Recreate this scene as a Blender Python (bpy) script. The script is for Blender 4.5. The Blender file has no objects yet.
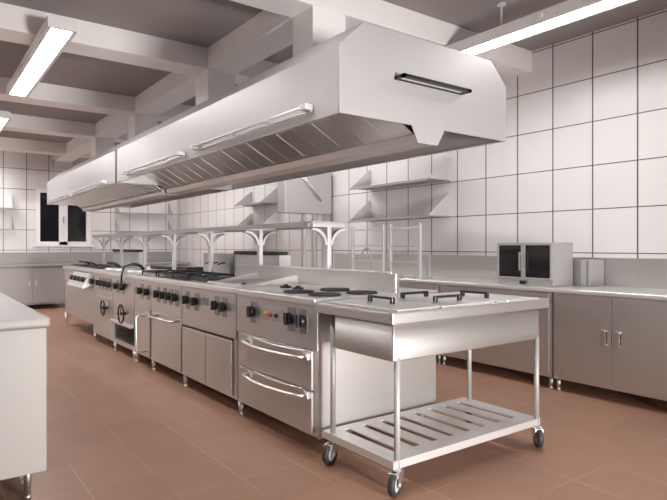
import bpy, bmesh, math, random
from mathutils import Vector
R = random.Random(7)
C = bpy.context.scene.collection
PI = math.pi

# ------------------------------------------------------------------ materials
def new_mat(name):
    m = bpy.data.materials.new(name); m.use_nodes = True
    return m, m.node_tree.nodes, m.node_tree.links, m.node_tree.nodes['Principled BSDF']

def plain(name, col, rough=0.5, metal=0.0, spec=0.5, noise=0.0, scale=8.0):
    m, N, L, b = new_mat(name)
    b.inputs['Base Color'].default_value = (*col, 1)
    b.inputs['Roughness'].default_value = rough
    b.inputs['Metallic'].default_value = metal
    b.inputs['Specular IOR Level'].default_value = spec
    if noise:
        tc = N.new('ShaderNodeNewGeometry'); n = N.new('ShaderNodeTexNoise')
        n.inputs['Scale'].default_value = scale; n.inputs['Detail'].default_value = 3
        mx = N.new('ShaderNodeMix'); mx.data_type = 'RGBA'
        mx.inputs['A'].default_value = (*[c*(1-noise) for c in col], 1)
        mx.inputs['B'].default_value = (*[min(1, c*(1+noise)) for c in col], 1)
        L.new(tc.outputs['Position'], n.inputs['Vector'])
        L.new(n.outputs['Fac'], mx.inputs['Factor']); L.new(mx.outputs['Result'], b.inputs['Base Color'])
    return m

def steel(name, col, rough, var=0.08, stretch=(2, 2, 60), metal=1.0):
    m, N, L, b = new_mat(name)
    b.inputs['Base Color'].default_value = (*col, 1)
    b.inputs['Metallic'].default_value = metal
    g = N.new('ShaderNodeNewGeometry'); mp = N.new('ShaderNodeMapping'); mp.inputs['Scale'].default_value = stretch
    n = N.new('ShaderNodeTexNoise'); n.inputs['Scale'].default_value = 1.5; n.inputs['Detail'].default_value = 2
    r = N.new('ShaderNodeMapRange'); r.inputs['To Min'].default_value = rough-var; r.inputs['To Max'].default_value = rough+var
    L.new(g.outputs['Position'], mp.inputs['Vector']); L.new(mp.outputs['Vector'], n.inputs['Vector'])
    L.new(n.outputs['Fac'], r.inputs['Value']); L.new(r.outputs['Result'], b.inputs['Roughness'])
    bp = N.new('ShaderNodeBump'); bp.inputs['Strength'].default_value = 0.006; bp.inputs['Distance'].default_value = 0.002
    L.new(n.outputs['Fac'], bp.inputs['Height']); L.new(bp.outputs['Normal'], b.inputs['Normal'])
    return m

def math_node(N, L, op, a, b=None, c=None):
    n = N.new('ShaderNodeMath'); n.operation = op
    for i, v in enumerate((a, b, c)):
        if v is None: continue
        if isinstance(v, (int, float)): n.inputs[i].default_value = v
        else: L.new(v, n.inputs[i])
    return n.outputs[0]

def grid_mat(name, axes, offs, sizes, widths, tile, grout, rough, var=0.05, grout_fade=None, spec=0.5, big=0.0):
    """tiles with straight joints; axes are world axes of the two directions"""
    m, N, L, b = new_mat(name)
    g = N.new('ShaderNodeNewGeometry'); sp = N.new('ShaderNodeSeparateXYZ'); L.new(g.outputs['Position'], sp.inputs[0])
    masks, cells = [], []
    for ax, o, s, w in zip(axes, offs, sizes, widths):
        q = math_node(N, L, 'DIVIDE', math_node(N, L, 'SUBTRACT', sp.outputs[ax], o), s)
        cells.append(math_node(N, L, 'FLOOR', q))
        f = math_node(N, L, 'FRACT', math_node(N, L, 'ADD', q, 0.5))
        d = math_node(N, L, 'ABSOLUTE', math_node(N, L, 'SUBTRACT', f, 0.5))
        masks.append(math_node(N, L, 'LESS_THAN', d, w/s/2))
    mask = math_node(N, L, 'MAXIMUM', masks[0], masks[1])
    if grout_fade:
        n2 = N.new('ShaderNodeTexNoise'); n2.inputs['Scale'].default_value = 1.7
        L.new(g.outputs['Position'], n2.inputs['Vector'])
        mr = N.new('ShaderNodeMapRange'); mr.inputs['From Min'].default_value = 0.42; mr.inputs['From Max'].default_value = 0.6
        L.new(n2.outputs['Fac'], mr.inputs['Value'])
        mask = math_node(N, L, 'MULTIPLY', mask, mr.outputs['Result'])
    cb = N.new('ShaderNodeCombineXYZ'); L.new(cells[0], cb.inputs[0]); L.new(cells[1], cb.inputs[1])
    wn = N.new('ShaderNodeTexWhiteNoise'); L.new(cb.outputs[0], wn.inputs['Vector'])
    no = N.new('ShaderNodeTexNoise'); no.inputs['Scale'].default_value = 3.0; no.inputs['Detail'].default_value = 4
    L.new(g.outputs['Position'], no.inputs['Vector'])
    k = math_node(N, L, 'ADD', math_node(N, L, 'MULTIPLY', wn.outputs['Value'], var), 1 - var/2)
    k2 = math_node(N, L, 'ADD', math_node(N, L, 'MULTIPLY', no.outputs['Fac'], big), 1 - big/2)
    k = math_node(N, L, 'MULTIPLY', k, k2)
    vm = N.new('ShaderNodeVectorMath'); vm.operation = 'SCALE'; vm.inputs[0].default_value = tile
    L.new(k, vm.inputs['Scale'])
    mx = N.new('ShaderNodeMix'); mx.data_type = 'RGBA'
    L.new(mask, mx.inputs['Factor']); L.new(vm.outputs[0], mx.inputs['A']); mx.inputs['B'].default_value = (*grout, 1)
    L.new(mx.outputs['Result'], b.inputs['Base Color'])
    b.inputs['Roughness'].default_value = rough
    b.inputs['Specular IOR Level'].default_value = spec
    bp = N.new('ShaderNodeBump'); bp.inputs['Strength'].default_value = 0.25; bp.inputs['Distance'].default_value = 0.003; bp.invert = True
    L.new(mask, bp.inputs['Height']); L.new(bp.outputs['Normal'], b.inputs['Normal'])
    return m

def emit(name, col, s):
    m, N, L, b = new_mat(name)
    b.inputs['Base Color'].default_value = (*col, 1)
    b.inputs['Emission Color'].default_value = (*col, 1)
    b.inputs['Emission Strength'].default_value = s
    return m

T = 0.408
TILE = (0.79, 0.765, 0.76)
GR = (0.10, 0.085, 0.085)
M = dict(
    steel=steel('brushed_steel', (0.62, 0.60, 0.585), 0.43, 0.025),
    hood=steel('satin_steel', (0.46, 0.445, 0.45), 0.40, 0.03, (3, 3, 3), 0.35),
    dark_steel=steel('grey_steel', (0.66, 0.64, 0.625), 0.42, 0.03),
    top=steel('polished_worktop_steel', (0.76, 0.745, 0.735), 0.30, 0.04, (20, 20, 2), 0.6),
    filt=steel('filter_steel', (0.60, 0.55, 0.52), 0.35, 0.05, (3, 3, 3)),
    bright=steel('bright_steel', (0.76, 0.74, 0.73), 0.30, 0.03),
    black=plain('black_plastic', (0.012, 0.012, 0.013), 0.35),
    iron=plain('cast_iron', (0.015, 0.014, 0.014), 0.55, noise=0.3),
    green_pan=plain('enamelled_tray', (0.02, 0.025, 0.02), 0.35),
    white=plain('white_paint', (0.80, 0.775, 0.77), 0.6, noise=0.02),
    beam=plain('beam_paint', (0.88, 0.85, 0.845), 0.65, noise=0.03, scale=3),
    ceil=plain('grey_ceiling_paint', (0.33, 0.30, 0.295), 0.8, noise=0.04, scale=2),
    frame=plain('window_frame_paint', (0.9, 0.88, 0.88), 0.4),
    rubber=plain('black_rubber', (0.02, 0.02, 0.02), 0.6),
    plate=plain('knob_backing_plate', (0.30, 0.285, 0.28), 0.45, metal=0.6),
    rail=steel('rail_steel', (0.62, 0.60, 0.60), 0.4, 0.02, (1, 1, 1), 0.5),
    satin=steel('satin_posts', (0.60, 0.585, 0.585), 0.45, 0.03, (1, 1, 1), 0.4),
    dull=steel('dull_steel', (0.36, 0.345, 0.335), 0.5, 0.03, (1, 1, 1), 0.3),
    grey=plain('grey_plastic', (0.42, 0.40, 0.39), 0.5),
    dark=plain('recess_shade', (0.03, 0.027, 0.027), 0.6),  # near-black, stands for the shade inside recesses
    glass=plain('dark_glass', (0.012, 0.010, 0.013), 0.08, spec=0.5),
    red=plain('red_lamp', (0.6, 0.03, 0.03), 0.3),
    yellow=plain('yellow_lamp', (0.75, 0.5, 0.03), 0.3),
    lamp=emit('lamp_diffuser', (1.0, 0.985, 0.975), 36.0),
    table=plain('pale_laminate', (0.33, 0.31, 0.29), 0.5, noise=0.02),
    opal=plain('opal_panel', (0.85, 0.83, 0.83), 0.4),
    night=plain('night_outside_pane', (0.008, 0.006, 0.009), 0.06),
    floor=grid_mat('terracotta_floor_tiles', (0, 1), (1.047, 2.69), (0.345, 0.345), (0.008, 0.006),
                   (0.325, 0.178, 0.120), (0.42, 0.275, 0.21), 0.42, 0.10, True, 0.4, 0.22),
    wall_x=grid_mat('white_wall_tiles_x', (1, 2), (2.422, 1.160), (T, 0.406), (0.013, 0.009), TILE, GR, 0.28, 0.05, big=0.05),
    wall_y=grid_mat('white_wall_tiles_y', (0, 2), (1.457, 1.145), (0.418, 0.417), (0.013, 0.011), TILE, GR, 0.28, 0.05, big=0.05),
)

# ------------------------------------------------------------------ mesh helpers
class MB:
    def __init__(s): s.bm = bmesh.new()
    def box(s, x0, x1, y0, y1, z0, z1, bev=0.0, seg=1):
        x0, x1 = min(x0, x1), max(x0, x1); y0, y1 = min(y0, y1), max(y0, y1); z0, z1 = min(z0, z1), max(z0, z1)
        t = bmesh.new()
        v = [t.verts.new(p) for p in ((x0,y0,z0),(x1,y0,z0),(x1,y1,z0),(x0,y1,z0),(x0,y0,z1),(x1,y0,z1),(x1,y1,z1),(x0,y1,z1))]
        for f in ((3,2,1,0),(4,5,6,7),(0,1,5,4),(1,2,6,5),(2,3,7,6),(3,0,4,7)): t.faces.new([v[i] for i in f])
        if bev: bmesh.ops.bevel(t, geom=t.edges[:], offset=bev, segments=seg, affect='EDGES', profile=0.5)
        s._join(t); return s
    def _join(s, t):
        me = bpy.data.meshes.new('tmp'); t.to_mesh(me); t.free(); s.bm.from_mesh(me); bpy.data.meshes.remove(me)
    def cyl(s, p0, p1, r0, r1=None, seg=16, cap=True):
        r1 = r0 if r1 is None else r1
        p0, p1 = Vector(p0), Vector(p1); d = (p1-p0).normalized()
        a = Vector((0,0,1)) if abs(d.z) < 0.9 else Vector((1,0,0))
        u = d.cross(a).normalized(); w = d.cross(u)
        A = [s.bm.verts.new(p0 + (u*math.cos(2*PI*i/seg) + w*math.sin(2*PI*i/seg))*r0) for i in range(seg)]
        B = [s.bm.verts.new(p1 + (u*math.cos(2*PI*i/seg) + w*math.sin(2*PI*i/seg))*r1) for i in range(seg)]
        for i in range(seg):
            f = s.bm.faces.new((A[i], A[(i+1) % seg], B[(i+1) % seg], B[i])); f.smooth = True
        if cap: s.bm.faces.new(A[::-1]); s.bm.faces.new(B)
        return s
    def tube(s, pts, r, seg=10, closed=False):
        pts = [Vector(p) for p in pts]; n = len(pts); rings = []
        for i, p in enumerate(pts):
            if closed: d = pts[(i+1) % n]-pts[i-1]
            else: d = pts[min(i+1, n-1)]-pts[max(i-1, 0)]
            d.normalize()
            a = Vector((0,0,1)) if abs(d.z) < 0.95 else Vector((1,0,0))
            if i and not closed: a = rings_a
            u = d.cross(a).normalized(); w = u.cross(d).normalized(); rings_a = w
            rings.append([s.bm.verts.new(p + (u*math.cos(2*PI*k/seg)+w*math.sin(2*PI*k/seg))*r) for k in range(seg)])
        for i in range(n if closed else n-1):
            A, B = rings[i], rings[(i+1) % n]
            for k in range(seg):
                f = s.bm.faces.new((A[k], A[(k+1) % seg], B[(k+1) % seg], B[k])); f.smooth = True
        if not closed: s.bm.faces.new(rings[0][::-1]); s.bm.faces.new(rings[-1])
        return s
    def prism(s, poly, axis, a0, a1):
        """poly: 2D points; axis 0: (y,z) swept in x, axis 1: (x,z) swept in y, axis 2: (x,y) swept in z"""
        def P(p, a): return (a, p[0], p[1]) if axis == 0 else ((p[0], a, p[1]) if axis == 1 else (p[0], p[1], a))
        A = [s.bm.verts.new(P(p, a0)) for p in poly]; B = [s.bm.verts.new(P(p, a1)) for p in poly]
        n = len(poly)
        for i in range(n): s.bm.faces.new((A[i], A[(i+1) % n], B[(i+1) % n], B[i]))
        s.bm.faces.new(A[::-1]); s.bm.faces.new(B)
        return s
    def ball(s, c, r, sc=(1,1,1)):
        t = bmesh.new(); bmesh.ops.create_uvsphere(t, u_segments=16, v_segments=10, radius=r)
        for v in t.verts: v.co = Vector((v.co.x*sc[0]+c[0], v.co.y*sc[1]+c[1], v.co.z*sc[2]+c[2]))
        for f in t.faces: f.smooth = True
        s._join(t); return s
    def tub(s, x0, x1, y0, y1, z0, z1, rc, th=0.004, bottom_r=0.03):
        """open basin with rounded vertical corners and a coved bottom"""
        def ring(inset, z, r):
            out = []
            r = max(r, 0.002)
            for cx, cy, a0 in ((x1-inset-r, y1-inset-r, 0), (x0+inset+r, y1-inset-r, PI/2), (x0+inset+r, y0+inset+r, PI), (x1-inset-r, y0+inset+r, 1.5*PI)):
                for k in range(6):
                    a = a0 + PI/2*k/5; out.append(s.bm.verts.new((cx+r*math.cos(a), cy+r*math.sin(a), z)))
            return out
        lv = [(0, z1, rc), (0, z0+bottom_r, rc)]
        for k in range(1, 5):
            a = PI/2*k/4; lv.append((bottom_r*(1-math.cos(a)), z0+bottom_r*(1-math.sin(a)), rc))
        rings = [ring(*l) for l in lv]
        for A, B in zip(rings, rings[1:]):
            for i in range(len(A)):
                f = s.bm.faces.new((A[i], A[(i+1) % len(A)], B[(i+1) % len(A)], B[i])); f.smooth = True
        s.bm.faces.new(rings[-1]); 
        inner = [ring(th+(l[0]), max(l[1], z0+th) if i else z1, rc) for i, l in enumerate(lv)]
        for A, B in zip(inner, inner[1:]):
            for i in range(len(A)): s.bm.faces.new((B[i], B[(i+1) % len(A)], A[(i+1) % len(A)], A[i]))
        s.bm.faces.new(inner[-1][::-1])
        A, B = rings[0], inner[0]
        for i in range(len(A)): s.bm.faces.new((B[i], B[(i+1) % len(A)], A[(i+1) % len(A)], A[i]))
        return s

def root_of(o):
    while o.parent: o = o.parent
    return o

def obj(name, mb, mat, parent=None, bev=0.0, label=None):
    org = root_of(parent)['_o'] if parent is not None else None
    bm = mb.bm
    if org is not None: bmesh.ops.translate(bm, verts=bm.verts[:], vec=-Vector(org))
    bmesh.ops.recalc_face_normals(bm, faces=bm.faces[:])
    me = bpy.data.meshes.new(name); bm.to_mesh(me); bm.free()
    me.materials.append(M[mat])
    o = bpy.data.objects.new(name, me); C.objects.link(o)
    if parent is not None: o.parent = parent
    if bev:
        b = o.modifiers.new('bevel', 'BEVEL'); b.width = bev; b.segments = 2; b.limit_method = 'ANGLE'; b.angle_limit = math.radians(40)
    if label: o['label'] = label
    return o

def thing(name, label, cat, loc, group=None):
    o = bpy.data.objects.new(name, None); C.objects.link(o); o.location = loc
    o.empty_display_size = 0.1
    o['label'] = label; o['category'] = cat; o['_o'] = tuple(loc)
    if group: o['group'] = group
    return o

def struct(name, mb, mat, bev=0.0, parent=None, label=None):
    o = obj(name, mb, mat, parent, bev, label)
    if parent is None: o['kind'] = 'structure'
    return o

def dup(root, dloc, label=None, group=None):
    r = root.copy(); C.objects.link(r); r.location = Vector(root.location)+Vector(dloc)
    r['_o'] = tuple(r.location)
    if label: r['label'] = label
    if group: r['group'] = group
    for ch in list(root.children):
        c = ch.copy(); C.objects.link(c); c.parent = r
        for g in ch.children:
            d = g.copy(); C.objects.link(d); d.parent = c
    return r

def shift(o, parent, d):
    """copy of a part (and its sub-parts) moved by d"""
    c = o.copy(); C.objects.link(c); c.parent = parent; c.location = Vector(o.location)+Vector(d)
    for g in list(o.children):
        k = g.copy(); C.objects.link(k); k.parent = c
    return c

# ------------------------------------------------------------------ the room
X0, X1, Y0, Y1, HC = -2.6, 5.07, -2.6, 13.2, 3.21
struct('floor', MB().box(X0-0.1, X1+0.1, Y0-0.1, Y1+0.1, -0.1, 0), 'floor')
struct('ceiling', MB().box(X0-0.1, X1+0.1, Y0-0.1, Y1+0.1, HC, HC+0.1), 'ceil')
struct('wall_right', MB().box(X1, X1+0.1, Y0, Y1, 0, HC), 'wall_x')
struct('wall_left', MB().box(X0-0.1, X0, Y0, Y1, 0, HC), 'wall_x')
# far wall with the window opening
WX0, WX1, WZ0, WZ1 = 2.05, 3.13, 1.25, 2.42
w = MB()
w.box(X0, WX0, Y1, Y1+0.1, 0, HC); w.box(WX1, X1, Y1, Y1+0.1, 0, HC)
w.box(WX0, WX1, Y1, Y1+0.1, 0, WZ0); w.box(WX0, WX1, Y1, Y1+0.1, WZ1, HC)
struct('wall_back', w, 'wall_y')
# wall behind the viewer, with an unseen window added to light the beams and hood end
BX0, BX1, BZ0, BZ1 = 1.5, 2.3, 0.4, 1.1
w = MB()
w.box(X0, BX0, Y0-0.1, Y0, 0, HC); w.box(BX1, X1, Y0-0.1, Y0, 0, HC)
w.box(BX0, BX1, Y0-0.1, Y0, 0, BZ0); w.box(BX0, BX1, Y0-0.1, Y0, BZ1, HC)
struct('wall_front', w, 'wall_y')
# window in the far wall
wf = MB()
f = 0.075
wf.box(WX0, WX1, Y1-0.02, Y1+0.06, WZ0, WZ0+f).box(WX0, WX1, Y1-0.02, Y1+0.06, WZ1-f, WZ1)
wf.box(WX0, WX0+f, Y1-0.019, Y1+0.06, WZ0, WZ1).box(WX1-0.1, WX1, Y1-0.019, Y1+0.06, WZ0, WZ1)
cx = (WX0+WX1)/2-0.02
wf.box(cx-0.085, cx+0.085, Y1-0.02, Y1+0.06, WZ0, WZ1)
win = struct('window_1', wf, 'frame', 0.004)
win['label'] = 'white framed double window with black night panes in the tiled back wall'
for a, b in ((WX0+f, cx-0.085), (cx+0.085, WX1-0.1)):
    struct('window_pane', MB().box(a, b, Y1+0.02, Y1+0.03, WZ0+f, WZ1-f), 'night', parent=None).parent = win
struct('window_sill', MB().box(WX0-0.05, WX1+0.05, Y1-0.06, Y1-0.001, WZ0-0.035, WZ0-0.001), 'frame', 0.004).parent = win
struct('window_handle', MB().box(cx-0.012, cx+0.012, Y1-0.05, Y1-0.021, 1.72, 1.86), 'grey', 0.003).parent = win
for o in win.children:
    if 'kind' in o: del o['kind']

# beams: four across, one along above the hood, with short columns down to the hood
BEAMS = [(3.47, 3.77), (5.34, 5.67), (7.67, 8.0), (9.72, 10.03), (11.9, 12.2)]
n = 1
for a, b in [(-0.6, -0.3), (1.45, 1.75)][:1] + BEAMS:
    struct('trim_%d' % n, MB().box(X0, X1, a, b, 3.0, HC), 'beam', 0.006); n += 1
struct('trim_%d' % n, MB().box(2.37, 2.69, 3.77, Y1, 3.003, HC-0.001), 'beam', 0.004); n += 1
for a, b in BEAMS[:4]:
    struct('trim_%d' % n, MB().box(2.375, 2.68, a+0.01, b-0.01, 2.428, 3.002), 'beam', 0.004); n += 1

# ------------------------------------------------------------------ ceiling lamps
def lamp(x, y0, y1, label, zb=2.9, stems=(0.35, 0.65), clip=False):
    t = thing('fluorescent_lamp', label, 'lamp', (x, (y0+y1)/2, zb), 'long fluorescent ceiling lamps')
    hw = 0.105
    h = MB().prism([(x-hw, zb), (x-hw, zb+0.085), (x-hw+0.03, zb+0.098), (x+hw-0.03, zb+0.098), (x+hw, zb+0.085), (x+hw, zb),
                    (x+hw-0.028, zb), (x+hw-0.028, zb+0.02), (x-hw+0.028, zb+0.02), (x-hw+0.028, zb)], 1, y0, y1)
    h.box(x-hw+0.001, x+hw-0.001, y0+0.001, y0+0.03, zb+0.001, zb+0.084).box(x-hw+0.001, x+hw-0.001, y1-0.03, y1-0.001, zb+0.001, zb+0.084)
    obj('housing', h, 'white', t)
    obj('diffuser', MB().box(x-hw+0.029, x+hw-0.029, y0+0.031, y1-0.031, zb+0.004, zb+0.018), 'lamp', t)
    for k in stems:
        y = y0+(y1-y0)*k
        obj('hanger_rod', MB().cyl((x, y, zb+0.095), (x, y, HC), 0.009).cyl((x, y, HC-0.012), (x, y, HC), 0.035), 'white', t)
    obj('clip', MB().box(x-hw-0.012, x-hw, (y0+y1)/2-0.015, (y0+y1)/2+0.015, zb+0.03, zb+0.06), 'frame', t)
    return t
lamp(0.93, 4.79, 7.22, 'long fluorescent ceiling lamp at the upper left, its lit underside in full view', stems=(0.292,))
lamp(0.93, 8.58, 11.0, 'farther left ceiling lamp, only its lit end showing at the left edge', stems=(0.533,))
lamp(3.88, 1.30, 3.72, 'fluorescent ceiling lamp on a stem at the upper right beside the hood', stems=(0.2, 0.68))
lamp(-1.55, 8.7, 11.1, 'unseen ceiling lamp added left of the view to brighten the back wall', stems=(0.2, 0.8))  # added out of view, lifts the light on the back wall
lamp(-1.55, 4.8, 7.2, 'unseen ceiling lamp added left of the view to lighten the far left', stems=(0.2, 0.8))  # added out of view, more light for the far left
lamp(3.88, 5.2, 7.62, 'ceiling lamp hidden behind the middle of the hood', stems=(0.1, 0.9))
lamp(3.88, 8.7, 11.1, 'ceiling lamp hidden behind the far end of the hood', stems=(0.1, 0.9))

lamp(0.93, 11.35, 12.9, 'short unseen ceiling lamp added beyond the left edge to brighten the back wall', stems=(0.2, 0.8))  # extra unseen lamp, added to brighten the back wall
lamp(-1.55, 11.35, 13.1, 'short unseen ceiling lamp added in the leftmost row to brighten the back wall', stems=(0.2, 0.8))  # unseen lamp added close to the back wall to light it
lamp(3.88, 11.35, 12.0, 'short unseen ceiling lamp added behind the hood to brighten the back wall', stems=(0.2, 0.8))  # added behind the hood for a brighter back wall
lamp(0.93, 1.2, 3.1, 'short unseen ceiling lamp added to brighten the near end of the hood side', stems=(0.2, 0.8))  # added out of frame, evens the light along the hood side
# ------------------------------------------------------------------ extraction hoods
HX0, HX1, HZ = 1.78, 3.16, 1.915
def hood(y0, y1, label, bars, end_lamp=False):
    t = thing('extraction_hood', label, 'extractor hood', (2.47, (y0+y1)/2, 1.82), 'stainless steel hoods over the cooking island')
    th = 0.014
    out = [(HX0, HZ), (HX0, 2.275), (HX0+0.16, 2.424), (HX1-0.16, 2.424), (HX1, 2.275), (HX1, HZ)]
    inn = [(HX1-th, HZ), (HX1-th, 2.27), (HX1-0.165, 2.41), (HX0+0.165, 2.41), (HX0+th, 2.27), (HX0+th, HZ)]
    lipf = [(HX0+0.05, HZ), (HX0+0.05, HZ+0.006)]
    m = MB().prism(out+inn, 1, y0+th, y1-th)
    m.prism(out, 1, y0, y0+th).prism(out, 1, y1-th, y1)
    m.box(HX0+th, HX0+0.022, y0+th, y1-th, HZ, HZ+0.008).box(HX1-0.022, HX1-th, y0+th, y1-th, HZ, HZ+0.012)
    obj('canopy', m, 'hood', t, 0.004)
    # central trough hanging below
    tr = [(2.322, 1.870), (2.340, 1.821), (2.497, 1.821), (2.520, 1.870)]
    obj('trough', MB().prism(tr, 1, y0+0.002, y1-0.002), 'dark_steel', t, 0.003)
    obj('trough_end_cap', MB().prism([(2.292, 1.9145), (2.341, 1.818), (2.504, 1.818), (2.564, 1.9145)], 1, y0-0.004, y0+0.0015), 'hood', t)
    # slanted baffle filters, both sides
    nf = 9; wd = (y1-y0-0.032)/nf
    for side in (0, 1):
        xa, za, xb, zb = (2.321, 1.872, 1.80, 2.16) if side == 0 else (2.523, 1.872, 3.14, 2.16)
        d = Vector((xb-xa, zb-za)).normalized(); nr = Vector((-d.y, d.x)) * (1 if side == 0 else -1)
        if nr.y > 0: nr = -nr
        first = None
        for k in range(nf):
            ya = y0+0.016+k*wd
            if first is None:
                fb = MB()
                def band(s0, s1, q0, q1, o0, o1):
                    pa = [Vector((xa, za))+d*s for s in (s0, s1)]
                    poly = [(pa[0]+nr*o0)[:], (pa[1]+nr*o0)[:], (pa[1]+nr*o1)[:], (pa[0]+nr*o1)[:]]
                    fb.prism(poly, 1, q0, q1)
                ln = (Vector((xb, zb))-Vector((xa, za))).length
                band(0, ln, ya+0.004, ya+wd-0.004, -0.004, 0.0)
                ns, dp = (2, 0.0015) if end_lamp else (4, 0.014)
                band(0, 0.02, ya+0.004, ya+wd-0.004, 0.0, dp)
                band(ln-0.03, ln, ya+0.004, ya+wd-0.004, 0.0, dp)
                sw = (wd-0.008)/ns
                for j in range(ns):
                    band(0.03, ln-0.03, ya+0.004+j*sw, ya+0.004+j*sw+sw*0.5, 0.0, dp)
                first = obj('grease_filter', fb, 'filt', t)
            else:
                shift(first, t, (0, k*wd, 0))
    first = None
    for ya, yb, z in bars:
        r = obj('rail', MB().tube([(HX0-0.048, ya, z), (HX0-0.048, yb, z)], 0.009), 'rail', t)
        for yy in (ya+0.01, yb-0.01):
            obj('rail_bracket', MB().box(HX0-0.058, HX0-0.001, yy-0.03, yy+0.03, z-0.016, z+0.018), 'rail', r, 0.004)
        for q in (0.3, 0.6):
            yy = ya+(yb-ya)*q; obj('rail_bracket', MB().box(HX0-0.045, HX0-0.001, yy-0.012, yy+0.012, z-0.006, z+0.006), 'rail', r)
        obj('rail_reflection', MB().tube([(HX0-0.014, ya-0.02, z-0.022), (HX0-0.014, yb+0.02, z-0.022)], 0.006), 'dark_steel', r)  # dark rod modelled in place of the rail's reflection in the hood
    if end_lamp:
        x0, x1, z0 = 2.161, 2.719, 2.158
        fr = MB()
        ya, yb = y0-0.080, y0-0.001
        fr.box(x0, x1, ya, ya+0.026, z0-0.006, z0+0.012).box(x0, x1, yb-0.014, yb, z0-0.006, z0+0.012)
        fr.box(x0, x0+0.018, ya, yb, z0-0.006, z0+0.012).box(x1-0.03, x1, ya, yb, z0-0.006, z0+0.012)
        e = obj('end_light', fr, 'black', t, label='black framed flat light strip on the end of the hood')
        obj('light_panel', MB().box(x0+0.018, x1-0.03, ya+0.026, yb-0.014, z0, z0+0.01), 'opal', e)
    return t
hood(2.36, 6.385, 'near section of the long steel extractor hood, with black framed strip on its end', [(2.62, 4.2, 1.988), (4.46, 5.98, 1.975)], True)
hood(6.455, 10.41, 'far section of the long steel extractor hood, in front of the window', [(6.77, 8.42, 1.957), (8.55, 10.05, 1.945)])

# ------------------------------------------------------------------ the cooking island
BX, RX, NX = 1.885, 2.87, 1.86
ZT = 0.92
def foot(m, x, y, z=0.1, r=0.02):
    m.cyl((x, y, 0.018), (x, y, z), r*0.8, r*1.25); m.cyl((x, y, 0), (x, y, 0.02), r*0.9); return m
def knobs(t, ys, z=0.79, r=0.037, plate=True):
    """black round knobs, each on a grey backing plate"""
    base = None
    for i, y in enumerate(ys):
        if base is None:
            k = MB().cyl((BX-0.006, y, z), (BX-0.02, y, z), r*0.8, r, 20).cyl((BX-0.02, y, z), (BX-0.04, y, z), r, r*0.9, 20)
            k.box(BX-0.052, BX-0.039, y-r*0.28, y+r*0.28, z-r*0.95, z+r*0.95)
            base = obj('knob', k, 'black', t, 0.0015); y_b = y
            if plate:
                obj('backing_plate', MB().box(BX-0.0055, BX-0.0008, y-0.04, y+0.04, z-0.078, z+0.068), 'plate', base)
        else: shift(base, t, (0, y-y_b, 0))
def unit(name, label, y0, y1, cat='range', feet=True, zc=0.61, top=True, zb=0.1):
    t = thing(name, label, cat, (2.38, (y0+y1)/2, 0), 'units of the cooking island')
    g = 0.003
    m = MB().box(BX+0.012, RX, y0+g, y1-g, zb, ZT-0.045)
    obj('body', m, 'steel', t, 0.003)
    obj('control_panel', MB().box(BX, BX+0.0115, y0+g, y1-g, zc, ZT-0.046), 'steel', t, 0.002)
    if top:
        # worktop with a nosing; top surface at ZT
        obj('worktop', MB().box(NX, RX+0.02, y0+0.001, y1-0.001, ZT-0.0445, ZT, 0.008, 2), 'top', t)
    if feet:
        for x, y in ((2.10, y0+0.10), (1.91, y1-0.03), (RX-0.05, y0+0.10), (RX-0.05, y1-0.06)):
            obj('leg', foot(MB(), x, y, zb-0.001), 'dark_steel', t)
    return t

# 1 electric range with four round plates, two drawers
U = unit('electric_range', 'electric range at the near end of the island with four black round plates', 2.712, 3.745)
knobs(U, [2.855, 2.995, 3.48], 0.775, 0.040)
for y, c in ((3.31, 'yellow'), (3.24, 'red'), (3.17, 'black')):
    obj('indicator_light', MB().cyl((BX-0.001, y, 0.775), (BX-0.016, y, 0.775), 0.016, 0.013), c, U)
obj('label_plate', MB().box(BX-0.004, BX-0.0005, 3.09, 3.36, 0.735, 0.815), 'hood', U)
for z0, z1, zh in ((0.375, 0.605, 0.572), (0.125, 0.365, 0.345)):
    d = obj('drawer', MB().box(BX-0.006, BX+0.011, 2.765, 3.70, z0, z1), 'steel', U, 0.003)
    pts = [(BX-0.012, 2.80, zh)]
    for k in range(13):
        a = k/12; pts.append((BX-0.075-0.045*math.sin(PI*a), 2.80+0.71*a, zh))
    pts.append((BX-0.012, 3.51, zh))
    hb = MB().tube(pts, 0.011)
    hb.tube([(BX-0.008, 2.86, zh+0.022)]+[(BX-0.008-0.03*math.sin(PI*k/8), 2.86+0.6*k/8, zh+0.022) for k in range(1, 8)]+[(BX-0.008, 3.46, zh+0.022)], 0.006)
    obj('handle', hb, 'bright', d)
    for a in (2.775, 3.48): obj('handle_mount', MB().box(BX-0.03, BX-0.0065, a, a+0.055, zh-0.021, zh+0.021), 'dark_steel', d, 0.003)
pb = None
for x, y in ((2.03, 3.14), (2.035, 2.855), (2.325, 3.14), (2.31, 2.83)):
    if pb is None:
        pb = obj('hotplate', MB().cyl((x, y, ZT+0.0005), (x, y, ZT+0.012), 0.103, 0.098, 40).cyl((x, y, ZT+0.012), (x, y, ZT+0.0125), 0.03, 0.028, 20), 'iron', U); p0 = (x, y)
    else: shift(pb, U, (x-p0[0], y-p0[1], 0))
obj('side_trim', MB().box(BX+0.002, RX-0.01, 2.7125, 2.7145, 0.1, 0.14), 'dark_steel', U)
for x, y, r in ((2.19, 3.56, 0.045), (2.18, 3.38, 0.04)):
    obj('vent_cap', MB().cyl((x, y, ZT+0.0005), (x, y, ZT+0.012), r, r*0.9, 24).cyl((x, y, ZT+0.012), (x, y, ZT+0.024), r*0.45, r*0.35, 16), 'iron', U)

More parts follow.
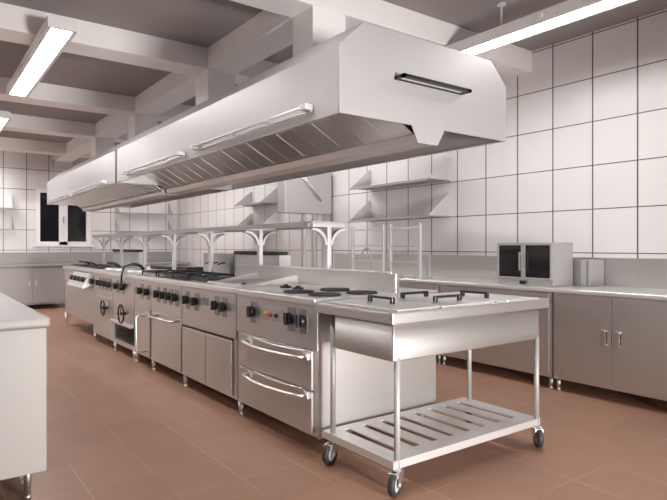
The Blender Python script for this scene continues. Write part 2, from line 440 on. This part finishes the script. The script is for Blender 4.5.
# 2 griddle with rising side guards, two doors
U = unit('griddle', 'griddle unit with rising steel side guards, second from the near end of the island', 3.75, 4.785, 'griddle', zc=0.545)
knobs(U, [3.93, 4.07], 0.768); knobs(U, [4.46, 4.65], 0.768)
obj('label_plate', MB().box(BX-0.002, BX-0.0005, 4.22, 4.34, 0.75, 0.81), 'plate', U)
for a, b in ((3.82, 4.275), (4.285, 4.765)):
    d = obj('door', MB().box(BX-0.006, BX+0.011, a, b, 0.12, 0.525), 'steel', U, 0.003)
    obj('grip_shade', MB().box(BX-0.0005, BX+0.0115, a, b-0.003, 0.5255, 0.5445), 'dark', d)  # dark strip, the groove's shade put into its colour
obj('griddle_plate', MB().box(1.95, 2.43, 3.80, 4.40, ZT+0.0005, ZT+0.016), 'dark_steel', U, 0.003)
for y in (3.79, 4.42):
    obj('side_guard', MB().prism([(1.96, ZT+0.0005), (2.44, ZT+0.0005), (2.44, 0.99), (2.40, 0.99)], 1, y, y+0.008), 'top', U)
obj('charcoal_grate', MB().box(1.97, 2.43, 4.44, 4.76, ZT+0.0005, ZT+0.03), 'iron', U, 0.004)
obj('drip_knob', MB().cyl((2.0, 3.85, ZT+0.0165), (2.0, 3.85, ZT+0.03), 0.02, 0.008), 'black', U)

# cast iron pan support builder for the gas burners
def grate(t, x0, x1, y0, y1, z=ZT):
    m = MB()
    b = 0.012; zt = z+0.045
    for x in (x0, x1-b): m.box(x, x+b, y0, y1, zt-0.014, zt)
    for y in (y0, y1-b): m.box(x0, x1, y, y+b, zt-0.014, zt)
    cx, cy = (x0+x1)/2, (y0+y1)/2
    for k in range(8):
        a = 2*PI*k/8
        ex = cx+(x1-x0-0.02)/2*max(-1, min(1, 1.42*math.cos(a))); ey = cy+(y1-y0-0.02)/2*max(-1, min(1, 1.42*math.sin(a)))
        m.tube([(cx+0.04*math.cos(a), cy+0.04*math.sin(a), zt-0.004), (ex, ey, zt-0.006)], 0.006, 6)
    for x in (x0, x1-b):
        for y in (y0, y1-b): m.box(x, x+b, y, y+b, z+0.001, zt-0.01)
    g = obj('pan_support', m, 'iron', t)
    obj('burner', MB().cyl((cx, cy, z+0.0005), (cx, cy, z+0.018), 0.06, 0.05, 24).cyl((cx, cy, z+0.018), (cx, cy, z+0.028), 0.038, 0.03, 20), 'iron', g)
    return g
# 3 gas range with oven
U = unit('gas_range', 'gas range over an oven door with a long bar handle, beside the griddle', 4.79, 5.60, zc=0.60)
knobs(U, [4.90, 5.05, 5.20, 5.37], 0.768)
d = obj('oven_door', MB().box(BX-0.006, BX+0.011, 4.80, 5.56, 0.12, 0.585), 'steel', U, 0.003)
obj('handle', MB().tube([(BX-0.006, 4.84, 0.565), (BX-0.09, 4.82, 0.565), (BX-0.105, 4.84, 0.565), (BX-0.105, 5.36, 0.565), (BX-0.09, 5.38, 0.565), (BX-0.006, 5.36, 0.565)], 0.010), 'bright', d)
for xa, xb in ((1.95, 2.40),):
    for ya in (4.81, 5.20): grate(U, xa, xb, ya, ya+0.38)
obj('burner_tray', MB().box(1.93, 2.42, 4.80, 5.59, ZT+0.0002, ZT+0.004), 'green_pan', U)
# 4 second gas range with narrow door and large vertical handle
U = unit('gas_range', 'narrower gas range with a tall looped door handle, left of the oven', 5.604, 6.12, zc=0.58)
knobs(U, [5.66, 5.86], 0.768)
obj('dial', MB().cyl((BX-0.001, 6.04, 0.768), (BX-0.015, 6.04, 0.768), 0.04, 0.034, 24), 'plate', U)
d = obj('oven_door', MB().box(BX-0.006, BX+0.011, 5.62, 6.08, 0.12, 0.575), 'steel', U, 0.003)
obj('handle', MB().tube([(BX-0.006, 5.68, 0.535), (BX-0.10, 5.68, 0.535), (BX-0.118, 5.68, 0.52), (BX-0.118, 5.68, 0.19), (BX-0.10, 5.68, 0.175), (BX-0.006, 5.68, 0.175)], 0.010), 'bright', d)
grate(U, 1.95, 2.40, 5.64, 6.08)
def wheel(t, y, z, r, spokes=True):
    x = BX-0.055
    m = MB().tube([(x, y+r*math.cos(2*PI*k/28), z+r*math.sin(2*PI*k/28)) for k in range(28)], 0.010, 8, closed=True)
    for a in ((0.3, 0.3+2*PI/3, 0.3+4*PI/3) if spokes else (PI/2,)): m.cyl((x, y, z), (x, y+r*math.cos(a), z+r*math.sin(a)), 0.006, seg=8)
    m.cyl((BX-0.001, y, z), (x-0.01, y, z), 0.016)
    return obj('hand_wheel', m, 'black', t)
# 5 boiling pan unit over open compartment
U = thing('boiling_kettle', 'kettle unit with a black hand wheel above an open compartment', 'kettle', (2.38, 6.53, 0), 'units of the cooking island')
y0, y1 = 6.124, 6.94
b = MB().box(BX+0.012, RX, y0+0.003, y1-0.003, 0.372, ZT-0.045)
b.box(BX+0.012, RX, y0+0.003, y0+0.03, 0.1, 0.372).box(BX+0.012, RX, y1-0.03, y1-0.003, 0.1, 0.372)
b.box(BX+0.012, RX, y0+0.03, y1-0.03, 0.1, 0.15).box(2.4, RX, y0+0.03, y1-0.03, 0.15, 0.372)
obj('body', b, 'steel', U)
obj('control_panel', MB().box(BX, BX+0.0115, y0+0.003, y1-0.003, 0.372, ZT-0.046), 'steel', U, 0.002)
obj('compartment_shade', MB().box(2.385, 2.399, y0+0.031, y1-0.031, 0.151, 0.371), 'dark', U)  # dark sheet, stands for shade in the open compartment
obj('shelf_edge', MB().box(BX-0.035, BX+0.011, y0+0.02, y1-0.02, 0.345, 0.3715), 'bright', U, 0.004)
obj('worktop', MB().box(NX, RX+0.02, y0+0.001, y1-0.001, ZT-0.0445, ZT, 0.008, 2), 'top', U)
for x in (1.905, RX-0.05):
    for y in (y0+0.035, y1-0.06): obj('leg', foot(MB(), x, y, 0.099), 'dark_steel', U)
knobs(U, [6.50, 6.72], 0.768)
wheel(U, 6.413, 0.482, 0.10, False)
L = MB().tube([(BX-0.045, 6.44, 0.80), (BX-0.045, 6.42, 0.90), (BX-0.03, 6.38, 1.0), (BX+0.02, 6.34, 1.02), (1.97, 6.24, 1.02)], 0.010)
L.box(BX-0.06, BX-0.001, 6.42, 6.46, 0.77, 0.81)
obj('water_lever', L, 'black', U)
lid = obj('lid', MB().cyl((2.17, 6.53, ZT+0.0005), (2.17, 6.53, ZT+0.03), 0.23, 0.22, 40), 'top', U)
obj('lid_handle', MB().tube([(2.0, 6.60, ZT+0.10), (2.06, 6.57, ZT+0.095), (2.10, 6.55, ZT+0.07), (2.12, 6.54, ZT+0.03)], 0.018), 'black', lid)
obj('rear_hotplate', MB().box(2.60, 2.84, 6.45, 6.90, ZT+0.0005, 0.975, 0.006, 2), 'iron', U)
# 6 second kettle unit
U = unit('boiling_kettle', 'kettle unit with a smaller black hand wheel and a row of four knobs', 6.944, 7.845, 'kettle', zc=0.61)
knobs(U, [7.02, 7.18, 7.34, 7.50], 0.768); knobs(U, [7.80], 0.768)
obj('door', MB().box(BX-0.004, BX+0.011, 6.97, 7.82, 0.12, 0.60), 'steel', U, 0.003)
wheel(U, 7.156, 0.482, 0.088)
lid = obj('lid', MB().cyl((2.17, 7.4, ZT+0.0005), (2.17, 7.4, ZT+0.03), 0.25, 0.24, 40), 'top', U)
obj('lid_handle', MB().tube([(1.98, 7.52, ZT+0.09), (2.05, 7.48, ZT+0.085), (2.09, 7.44, ZT+0.06), (2.11, 7.42, ZT+0.03)], 0.018), 'black', lid)
obj('rear_hotplate', MB().box(2.60, 2.84, 6.98, 7.75, ZT+0.0005, 0.962, 0.006, 2), 'iron', U)
# 7 fryer at the far end
U = unit('deep_fryer', 'double deep fryer with a slanted knob console at the far end of the island', 7.86, 9.6, 'fryer', zc=0.70, zb=0.2)
co = MB().prism([(BX-0.001, 0.86), (BX-0.03, 0.86), (BX-0.13, 0.68), (BX-0.11, 0.665), (BX-0.001, 0.71)], 1, 7.90, 8.80)
obj('console', co, 'top', U, 0.004)
kb = None
for y in (8.0, 8.2, 8.4, 8.62):
    if kb is None:
        kb = obj('knob', MB().cyl((BX-0.070, y, 0.775), (BX-0.12, y, 0.80), 0.036, 0.03, 16), 'black', U); ky = y
    else: shift(kb, U, (0, y-ky, 0))
for y in (8.95, 9.35):
    obj('basket_handle', MB().tube([(2.2, y, ZT+0.02), (2.16, y, ZT+0.05), (2.04, y, ZT+0.075)], 0.012), 'black', U)
obj('oil_vat', MB().box(2.0, 2.42, 8.05, 8.75, ZT+0.0005, ZT+0.02).box(2.0, 2.42, 8.95, 9.7, ZT+0.0005, ZT+0.02), 'iron', U, 0.005)

# flue boxes along the back of the island, each with a black grille on top
def flue(y0, y1, label, handles=()):
    t = thing('flue_box', label, 'flue', (2.70, (y0+y1)/2, ZT), 'flue boxes on the island')
    obj('body', MB().box(2.62, 2.74, y0, y1, ZT+0.0005, 1.14), 'satin', t, 0.004)
    obj('grille', MB().box(2.60, 2.72, y0+0.01, y1-0.02, 1.1405, 1.176, 0.006, 2), 'iron', t)
    return t
flue(4.37, 5.25, 'steel flue box with black grille, right of the island post')
flue(8.30, 9.62, 'steel flue box with long black grille at the far end of the island')
# far-side fryer with slim basket handles
t = thing('fryer_insert', 'grey raised fryer box with three thin black handles on the island', 'fryer', (2.68, 5.6, ZT))
obj('body', MB().box(2.58, 2.84, 5.29, 5.93, ZT+0.0005, 1.15), 'hood', t, 0.004)
o = None
for k in range(3):
    if o is None: o = obj('basket_handle', MB().tube([(2.52, 5.43, 1.03), (2.55, 5.40, 1.05), (2.5795, 5.38, 1.05)], 0.007), 'black', t)
    else: shift(o, t, (0, 0.16*k, 0))

# central upstand
t = thing('upstand', 'steel upstand panel along the middle of the island behind the hotplates', 'panel', (2.46, 3.9, ZT))
obj('panel', MB().box(2.505, 2.520, 2.714, 4.85, ZT+0.0005, 1.045), 'steel', t, 0.002)
obj('top_edge', MB().box(2.458, 2.526, 2.7135, 4.85, 1.0455, 1.055), 'bright', t, 0.002)
obj('end_post', MB().box(2.498, 2.527, 2.7135, 2.735, ZT+0.0005, 1.045), 'bright', t, 0.003)

# overshelf on T posts
t = thing('overshelf', 'long narrow steel shelf on T shaped posts above the island', 'shelf', (2.49, 6.8, ZT))
m = MB().box(2.32, 2.64, 3.415, 9.7, 1.392, 1.405).box(2.32, 2.332, 3.46, 9.7, 1.366, 1.392).box(2.628, 2.64, 3.46, 9.7, 1.366, 1.392)
obj('shelf_plate', m, 'hood', t)
for ys, zb_ in (((3.437, 4.467), 1.0555), ((5.50, 6.54, 7.60, 8.65, 9.62), ZT+0.0005)):
    first = None
    for y in ys:
        if first is None:
            first = obj('post', MB().box(2.462, 2.496, y-0.026, y+0.026, zb_, 1.366), 'satin', t, 0.003); yb = y
            obj('arm', MB().box(2.333, 2.627, y-0.022, y+0.022, 1.362, 1.3915), 'satin', first, 0.003)
            for s_ in (-1, 1):
                xc = 2.479+s_*0.017; q = []
                for k in range(9):
                    a = PI/2*k/8; q.append((xc+s_*(0.128-0.128*math.cos(a)), 1.238+0.118*math.sin(a)))
                poly = q + [(p_[0]+s_*0.016, p_[1]-0.014) for p_ in reversed(q)]
                obj('brace', MB().prism(poly, 1, y-0.022, y+0.022), 'satin', first)
        else: shift(first, t, (0, y-yb, 0))

# ------------------------------------------------------------------ bain-marie trolley
t = thing('bain_marie_trolley', 'steel bain-marie trolley on castors in front of the island', 'trolley', (2.48, 2.37, 0))
CX0, CX1, CY0, CY1 = 1.858, 3.155, 2.04, 2.711
rim = MB()
def frame_ring(m, x0, x1, y0, y1, w, z0, z1):
    m.box(x0, x1, y0, y0+w, z0, z1).box(x0, x1, y1-w, y1, z0, z1).box(x0, x0+w, y0+w, y1-w, z0, z1).box(x1-w, x1, y0+w, y1-w, z0, z1)
frame_ring(rim, CX0, CX1, CY0, CY1, 0.02, 0.842, 0.895)
rim.box(CX0, CX1, CY0, CY1, 0.891, 0.9)
obj('rim', rim, 'steel', t, 0.004)
obj('basin', MB().tub(CX0+0.022, CX1-0.068, CY0+0.022, CY1-0.165, 0.655, 0.890, 0.012, bottom_r=0.007), 'steel', t)
lids = [((1.92, 2.215, 2.07, 2.665), 'y', (2.088, 2.39)), ((2.235, 2.665, 2.375, 2.665), 'x', (2.465, 2.51)),
        ((2.235, 2.665, 2.07, 2.355), 'x', (2.445, 2.225)), ((2.685, 3.08, 2.07, 2.665), 'y', (2.79, 2.32))]
for (a, b, c, d), ax, (hx, hy) in lids:
    l = obj('lid', MB().box(a, b, c, d, 0.9005, 0.908), 'top', t, 0.003)
    h = MB()
    zt = 0.9085
    if ax == 'x':
        h.box(hx-0.105, hx+0.105, hy-0.009, hy+0.009, zt+0.022, zt+0.036).box(hx-0.11, hx-0.088, hy-0.011, hy+0.011, zt, zt+0.036).box(hx+0.088, hx+0.11, hy-0.011, hy+0.011, zt, zt+0.036)
    else:
        h.box(hx-0.009, hx+0.009, hy-0.1, hy+0.1, zt+0.022, zt+0.036).box(hx-0.011, hx+0.011, hy-0.105, hy-0.083, zt, zt+0.036).box(hx-0.011, hx+0.011, hy+0.083, hy+0.105, zt, zt+0.036)
    obj('handle', h, 'black', l, 0.003)
obj('drain_button', MB().ball((2.76, 2.055, 0.904), 0.008), 'frame', t)
LEGS = [(1.918, 2.075), (1.905, 2.59), (3.075, 2.075), (3.075, 2.60)]
for x, y in LEGS:
    l = obj('leg', MB().cyl((x, y, 0.105), (x, y, 0.672 if y < 2.5 else 0.842), 0.0155, seg=20).cyl((x, y, 0.10), (x, y, 0.13), 0.020, seg=20), 'dull', t)
# slotted shelf
sx0, sx1, sy0, sy1 = 1.88, 3.09, 2.06, 2.66
sh = MB()
ns = 8
pitch = (sx1-sx0-0.12)/ns
xs = [sx0+0.10+pitch*k for k in range(ns)]
zs0, zs1 = 0.163, 0.170
sa, sb = sy0+0.10, sy1-0.06
sh.box(sx0, sx1, sy0, sa, zs0, zs1).box(sx0, sx1, sb, sy1, zs0, zs1)
prev = sx0
for x in xs:
    sh.box(prev, x, sa, sb, zs0, zs1); prev = x+0.045
sh.box(prev, sx1, sa, sb, zs0, zs1)
frame_ring(sh, sx0, sx1, sy0, sy1, 0.006, 0.13, zs0)
obj('slotted_shelf', sh, 'top', t)
def castor(x, y, ang):
    fr = MB()
    # fork: plate, two cheeks
    ca, sa_ = math.cos(ang), math.sin(ang)
    def W(p): return (x+p[0]*ca-p[1]*sa_, y+p[0]*sa_+p[1]*ca, p[2])
    def wbox(a0, a1, b0, b1, c0, c1):
        s = MB().box(a0, a1, b0, b1, c0, c1, 0.002)
        for v in s.bm.verts: v.co = Vector(W(v.co))
        fr._join(s.bm)
    wbox(-0.03, 0.03, -0.026, 0.026, 0.112, 0.122)
    for sgn in (-1, 1):
        s = MB().prism([(-0.03, 0.12), (0.03, 0.12), (0.03, 0.10), (-0.022, 0.045), (-0.042, 0.045), (-0.042, 0.07)], 1, sgn*0.024-0.002, sgn*0.024+0.002)
        for v in s.bm.verts: v.co = Vector(W(v.co))
        fr._join(s.bm)
    wbox(-0.055, -0.03, -0.026, 0.026, 0.095, 0.118)
    cst = obj('castor', fr, 'steel', t)
    w = MB(); c0 = Vector(W((-0.03, -0.014, 0.0602))); c1 = Vector(W((-0.03, 0.014, 0.0602)))
    ax = (c1-c0).normalized(); u = ax.cross(Vector((0, 0, 1))).normalized(); z = Vector((0, 0, 1))
    prof = [(0.038, -0.016), (0.055, -0.016), (0.060, -0.009), (0.060, 0.009), (0.055, 0.016), (0.038, 0.016)]
    mid = (c0+c1)/2; seg = 28; rings = []
    for k in range(seg):
        a = 2*PI*k/seg; rd = u*math.cos(a)+z*math.sin(a)
        rings.append([w.bm.verts.new(mid+rd*r+ax*h) for r, h in prof])
    for k in range(seg):
        A, B = rings[k], rings[(k+1) % seg]
        for i in range(6):
            f = w.bm.faces.new((A[i], A[(i+1) % 6], B[(i+1) % 6], B[i])); f.smooth = True
    obj('tyre', w, 'rubber', cst)
    h = MB().cyl(mid-ax*0.012, mid+ax*0.012, 0.0375, seg=28).cyl(mid-ax*0.03, mid+ax*0.03, 0.008, seg=12)
    obj('wheel_hub', h, 'grey', cst)
castor(1.918, 2.075, 0.45); castor(1.905, 2.59, 0.35); castor(3.075, 2.075, 0.9); castor(3.075, 2.60, 0.6)

# ------------------------------------------------------------------ right-hand counter
ZC = 0.865
def cab(name, label, y0, y1, doors=2, cat='cabinet'):
    t = thing(name, label, cat, (4.7, (y0+y1)/2, 0), 'base cabinets along the right wall')
    obj('body', MB().box(4.402, 5.0, y0+0.004, y1-0.004, 0.1, ZC-0.038), 'dark_steel', t)
    for a in (y0+0.002, y1-0.028): obj('corner_post', MB().box(4.39, 4.4018, a, a+0.026, 0.1, ZC-0.038), 'steel', t)
    w = (y1-y0-0.056)/doors
    for k in range(doors):
        a = y0+0.028+k*w
        d = obj('door', MB().box(4.384, 4.4015, a+0.003, a+w-0.003, 0.14, ZC-0.045), 'dark_steel', t, 0.003)
        yh = (a+w-0.055) if k == 0 else a+0.055
        h = MB()
        for zz in (0.445, 0.555): h.box(4.36, 4.3835, yh-0.018, yh+0.018, zz-0.006, zz+0.006)
        h.box(4.356, 4.362, yh-0.018, yh+0.018, 0.44, 0.56)
        obj('handle', h, 'bright', d, 0.002)
        obj('handle_shade', MB().box(4.3825, 4.3838, yh-0.014, yh+0.014, 0.452, 0.548), 'dark', d)  # flat dark plate, shade behind the handle put into its colour
    obj('plinth', MB().box(4.395, 4.41, y0+0.003, y1-0.003, 0.0995, 0.139), 'dark_steel', t)
    for x in (4.42, 4.95):
        for y in (y0+0.03, y1-0.035): obj('leg', foot(MB(), x, y, 0.099, 0.017), 'steel', t)
    return t
cab('base_cabinet', 'steel base cabinet under the glass-door oven, with two upright door handles', 1.785, 2.80)
cab('base_cabinet', 'steel base cabinet at the right edge, only its first door in view', 0.765, 1.78)
cab('base_cabinet', 'steel base cabinet seen behind the trolley legs with a plain front', 2.808, 4.10, 1)
cab('base_cabinet', 'steel base cabinet mostly hidden behind the near end of the island', 4.105, 5.40, 1)
cab('base_cabinet', 'steel base cabinet beside the dishwasher, hidden behind the island', 5.405, 6.80, 1)
t = thing('worktop', 'long steel worktop along the right wall', 'worktop', (4.7, 3.7, 0.83))
obj('slab', MB().box(4.365, 5.066, 0.6, 6.82, ZC-0.036, ZC, 0.010, 3), 'top', t)
obj('splash_panel', MB().box(5.045, 5.068, 0.6, 4.86, ZC+0.0005, 1.118), 'steel', t, 0.002)
obj('splash_panel', MB().box(5.045, 5.068, 4.93, 6.82, ZC+0.0005, 1.118), 'steel', t, 0.002)

# countertop oven with two glass doors
t = thing('countertop_oven', 'countertop oven with two dark glass doors on the right worktop', 'oven', (4.62, 3.145, ZC))
ox, oy0, oy1, oz = 4.475, 2.852, 3.438, 1.255
obj('body', MB().box(ox, 4.78, oy0, oy1, ZC+0.0005, oz), 'hood', t, 0.004)
obj('base_strip', MB().box(ox-0.012, ox-0.0005, oy0+0.003, oy1-0.003, ZC+0.002, ZC+0.055), 'dark_steel', t)
my = 3.148
for i, (a, b) in enumerate(((oy0+0.004, my-0.002), (my+0.002, oy1-0.004))):
    fr = MB()
    z0, z1 = ZC+0.058, oz-0.004
    e = 0.02
    fr.box(ox-0.02, ox-0.0008, a, b, z0, z0+0.018).box(ox-0.02, ox-0.0008, a, b, z1-0.02, z1)
    fr.box(ox-0.02, ox-0.0008, a, a+e, z0+0.018, z1-0.02).box(ox-0.02, ox-0.0008, b-e, b, z0+0.018, z1-0.02)
    d = obj('glass_door', fr, 'hood', t, 0.002)
    obj('pane', MB().box(ox-0.012, ox-0.001, a+e, b-e, z0+0.018, z1-0.02), 'glass', d)
    hy = my-0.018 if i == 0 else my+0.018
    obj('handle', MB().box(ox-0.05, ox-0.038, hy-0.008, hy+0.008, 1.0, 1.17).box(ox-0.045, ox-0.02, hy-0.006, hy+0.006, 1.01, 1.025).box(ox-0.045, ox-0.02, hy-0.006, hy+0.006, 1.145, 1.16), 'bright', d, 0.003)
obj('knob', MB().box(ox-0.03, ox-0.0125, 3.11, 3.18, ZC+0.012, ZC+0.045, 0.005), 'black', t)
# small upright steel outlet box
t = thing('socket_box', 'narrow upright steel box with dark front beside the glass-door oven', 'box', (4.85, 2.79, ZC))
obj('casing', MB().box(4.80, 5.04, 2.705, 2.87, ZC+0.0005, 1.10), 'hood', t, 0.003)
obj('dark_front', MB().box(4.797, 4.7995, 2.79, 2.868, ZC+0.004, 1.095), 'plate', t)
obj('seam_strip', MB().box(4.797, 4.7995, 2.72, 2.735, ZC+0.004, 1.095), 'plate', t)

# two plate racks on the counter
def rack(y0, y1, label, x=4.47, mat='bright', feet_z=ZC):
    t = thing('plate_rack', label, 'rack', (x, (y0+y1)/2, ZC), 'ladder racks on the right worktop')
    f_ = 0.017
    for y in (y0, y1):
        obj('post', MB().box(x-f_, x+f_, y-f_, y+f_, ZC+0.0005, 1.465).ball((x, y, 1.47), 0.015), mat, t, 0.003)
    for z in (1.425, 1.228, 1.04):
        obj('rail', MB().box(x-0.012, x+0.012, y0+f_, y1-f_, z-0.011, z+0.011), mat, t, 0.003)
    for y in (y0, y1):
        obj('foot', MB().box(x+f_, x+0.20, y-0.012, y+0.012, ZC+0.0005, ZC+0.012), mat, t)
    return t
rack(4.47, 4.95, 'steel ladder rack on the worktop, the nearer of the two', 4.47, 'satin')
rack(5.07, 5.66, 'greyer steel ladder rack on the worktop, next to the dishwasher', 4.47, 'rail')
# pre-rinse tap
t = thing('tap', 'small dark steel tap seen through the far ladder rack', 'tap', (4.85, 5.75, ZC))
obj('base', MB().cyl((4.85, 5.75, ZC+0.0005), (4.85, 5.75, ZC+0.04), 0.03, 0.022), 'dark_steel', t)
obj('spout', MB().tube([(4.85, 5.75, ZC+0.04), (4.85, 5.75, 1.12), (4.83, 5.75, 1.17), (4.78, 5.75, 1.19), (4.72, 5.75, 1.17), (4.69, 5.75, 1.11)], 0.014), 'dark_steel', t)
obj('lever', MB().tube([(4.85, 5.76, 1.0), (4.84, 5.85, 1.03)], 0.009), 'dark_steel', t)

# hood dishwasher
t = thing('hood_dishwasher', 'hood dishwasher with its box raised, against the right wall behind the island', 'dishwasher', (4.62, 7.2, 0))
obj('body', MB().box(4.33, 5.04, 6.86, 7.56, 0.12, 0.86), 'steel', t, 0.005)
for x in (4.38, 4.98):
    for y in (6.9, 7.5): obj('leg', foot(MB(), x, y, 0.119), 'steel', t)
obj('lifting_hood', MB().box(4.20, 5.0, 6.85, 7.05, 1.72, 2.32).box(4.19, 5.01, 6.84, 7.06, 1.70, 1.72), 'hood', t, 0.006)
for x in (4.62, 4.80, 4.985): obj('column', MB().box(x-0.025, x+0.025, 6.90, 7.04, 0.8605, 1.6995) if x > 4.9 else MB().box(x-0.025, x+0.025, 6.98, 7.04, 0.8605, 1.6995), 'steel', t)
obj('lift_handle', MB().tube([(4.50, 6.83, 2.24), (4.815, 6.83, 1.89)], 0.014).tube([(4.46, 6.83, 2.24), (4.775, 6.83, 1.89)], 0.008).cyl((4.815, 6.83, 1.89), (4.815, 6.851, 1.89), 0.012).cyl((4.5, 6.83, 2.24), (4.5, 6.851, 2.24), 0.012), 'dark_steel', t)

# wall shelves on the right wall and far wall
def shelf_x(y0, y1, z, label, d=0.37, h=0.27):
    """shelf on the right wall (x = X1) with triangular end plates above it"""
    t = thing('wall_shelf', label, 'shelf', (X1-d/2, (y0+y1)/2, z), 'steel wall shelves')
    xw = X1-0.002
    obj('plate', MB().box(xw-d, xw, y0, y1, z-0.004, z+0.004).box(xw-d, xw-d+0.004, y0, y1, z-0.022, z-0.004), 'dull', t)
    for y in (y0, y1-0.003):
        obj('end_bracket', MB().prism([(xw-d+0.01, z+0.0045), (xw, z+0.0045), (xw, z+h), (xw-0.03, z+h)], 1, y, y+0.003), 'satin', t)
    return t
def shelf_y(x0, x1, z, label, d=0.36, h=0.3):
    t = thing('wall_shelf', label, 'shelf', ((x0+x1)/2, Y1-d/2, z), 'steel wall shelves')
    yw = Y1-0.002
    obj('plate', MB().box(x0, x1, yw-d, yw, z-0.004, z+0.004).box(x0, x1, yw-d, yw-d+0.004, z-0.022, z-0.004), 'dull', t)
    for x in (x0, x1-0.003):
        obj('end_bracket', MB().prism([(yw-d+0.01, z+0.0045), (yw, z+0.0045), (yw, z+h), (yw-0.03, z+h)], 0, x, x+0.003), 'satin', t)
    return t
shelf_x(4.57, 6.01, 1.995, 'upper steel wall shelf above the ladder racks, just below the hood')
shelf_x(4.57, 6.01, 1.572, 'lower steel wall shelf directly above the ladder racks')
shelf_x(8.48, 9.42, 1.965, 'upper short wall shelf left of the dishwasher')
shelf_x(8.48, 9.42, 1.56, 'lower short wall shelf left of the dishwasher, just above the island shelf')
shelf_y(3.65, 4.85, 1.968, 'upper wall shelf on the back wall right of the window')
shelf_y(3.65, 4.85, 1.545, 'lower wall shelf on the back wall right of the window')
shelf_y(0.55, 1.611, 1.98, 'upper wall shelf at the left edge, left of the window')
shelf_y(0.55, 1.611, 1.563, 'lower wall shelf at the left edge, left of the window')
t = thing('wall_vent', 'small grey wedge shaped vent high on the back wall above the window', 'vent', (2.55, 13.1, 3.0))
obj('cowl', MB().prism([(13.198, 2.86), (13.198, 3.05), (13.02, 3.03), (13.02, 3.0)], 0, 2.36, 2.74), 'hood', t)
obj('opening', MB().prism([(13.197, 2.858), (13.02, 2.998), (13.02, 2.996), (13.197, 2.855)], 0, 2.38, 2.72), 'dark_steel', t)

# ------------------------------------------------------------------ far counter
FY = 12.3
t = thing('worktop', 'steel worktop with tall splash panel along the back wall', 'worktop', (2.6, 12.7, 0.83))
obj('slab', MB().box(0.2, 5.04, FY-0.03, Y1-0.004, ZC-0.036, ZC, 0.008, 2), 'dull', t)
obj('splash_panel', MB().box(0.2, 5.04, Y1-0.03, Y1-0.004, ZC+0.0005, 1.10), 'dull', t)
def fcab(x0, x1, label):
    t = thing('base_cabinet', label, 'cabinet', ((x0+x1)/2, 12.7, 0), 'base cabinets along the back wall')
    obj('body', MB().box(x0+0.003, x1-0.003, FY+0.0125, Y1-0.05, 0.1, ZC-0.038), 'dull', t)
    w = (x1-x0-0.02)/2
    for k in (0, 1):
        a = x0+0.01+k*w
        d = obj('door', MB().box(a+0.003, a+w-0.003, FY-0.004, FY+0.012, 0.13, ZC-0.045), 'dull', t, 0.003)
        xh = a+w-0.06 if k == 0 else a+0.06
        obj('handle', MB().box(xh-0.012, xh+0.012, FY-0.03, FY-0.0045, 0.45, 0.56), 'steel', d, 0.003)
    for x in (x0+0.05, x1-0.05):
        for y in (FY+0.06, Y1-0.12): obj('leg', foot(MB(), x, y, 0.099, 0.017), 'steel', t)
fcab(1.28, 2.42, 'pale steel base cabinet against the back wall under the window')
fcab(0.22, 1.275, 'steel base cabinet on the back wall at the left edge')

# ------------------------------------------------------------------ near left counter
t = thing('work_table', 'white topped steel worktable in the left foreground', 'table', (-0.3, 4.1, 0))
LX, LY0, LY1 = 0.50, 2.86, 6.2
obj('worktop', MB().box(-1.1, LX, LY0-0.02, LY1, 0.855, 0.9, 0.012, 3), 'table', t)
obj('body', MB().box(-1.08, LX-0.012, LY0-0.005, LY1-0.02, 0.20, 0.854), 'table', t, 0.006)
for x in (LX-0.055, -1.03):
    for y in (LY0+0.24, LY1-0.24): obj('leg', foot(MB(), x, y, 0.199, 0.018), 'steel', t)

# ------------------------------------------------------------------ light
def area(name, loc, rot, sx, sy, power, col):
    l = bpy.data.lights.new(name, 'AREA'); l.shape = 'RECTANGLE'; l.size = sx; l.size_y = sy; l.energy = power; l.color = col
    o = bpy.data.objects.new(name, l); C.objects.link(o); o.location = loc; o.rotation_euler = rot; return o
area('added_window_light', ((BX0+BX1)/2, Y0-0.12, (BZ0+BZ1)/2), (PI/2, 0, 0), BX1-BX0, BZ1-BZ0, 118, (1.0, 0.98, 0.96)).data.spread = math.radians(82)  # area light added in the unseen opening, for beams and hood end
W = bpy.data.worlds.new('world'); bpy.context.scene.world = W; W.use_nodes = True
W.node_tree.nodes['Background'].inputs['Color'].default_value = (0.75, 0.8, 0.9, 1)
W.node_tree.nodes['Background'].inputs['Strength'].default_value = 0.3

# ------------------------------------------------------------------ camera
F = 570.0
cam = bpy.data.cameras.new('camera'); co = bpy.data.objects.new('camera', cam); C.objects.link(co)
cam.sensor_width = 36; cam.lens = F/667*36; cam.shift_y = -3.5/667; cam.clip_start = 0.05
co.location = (0, 0, 1.22); co.rotation_euler = (PI/2, 0, -math.atan(420/570))
sc = bpy.context.scene; sc.camera = co
sc.view_settings.view_transform = 'Standard'; sc.view_settings.look = 'None'
sc.view_settings.gamma = 1; sc.view_settings.use_curve_mapping = False
sc.view_settings.exposure = 0.0
for o in bpy.data.objects:
    if '_o' in o: del o['_o']
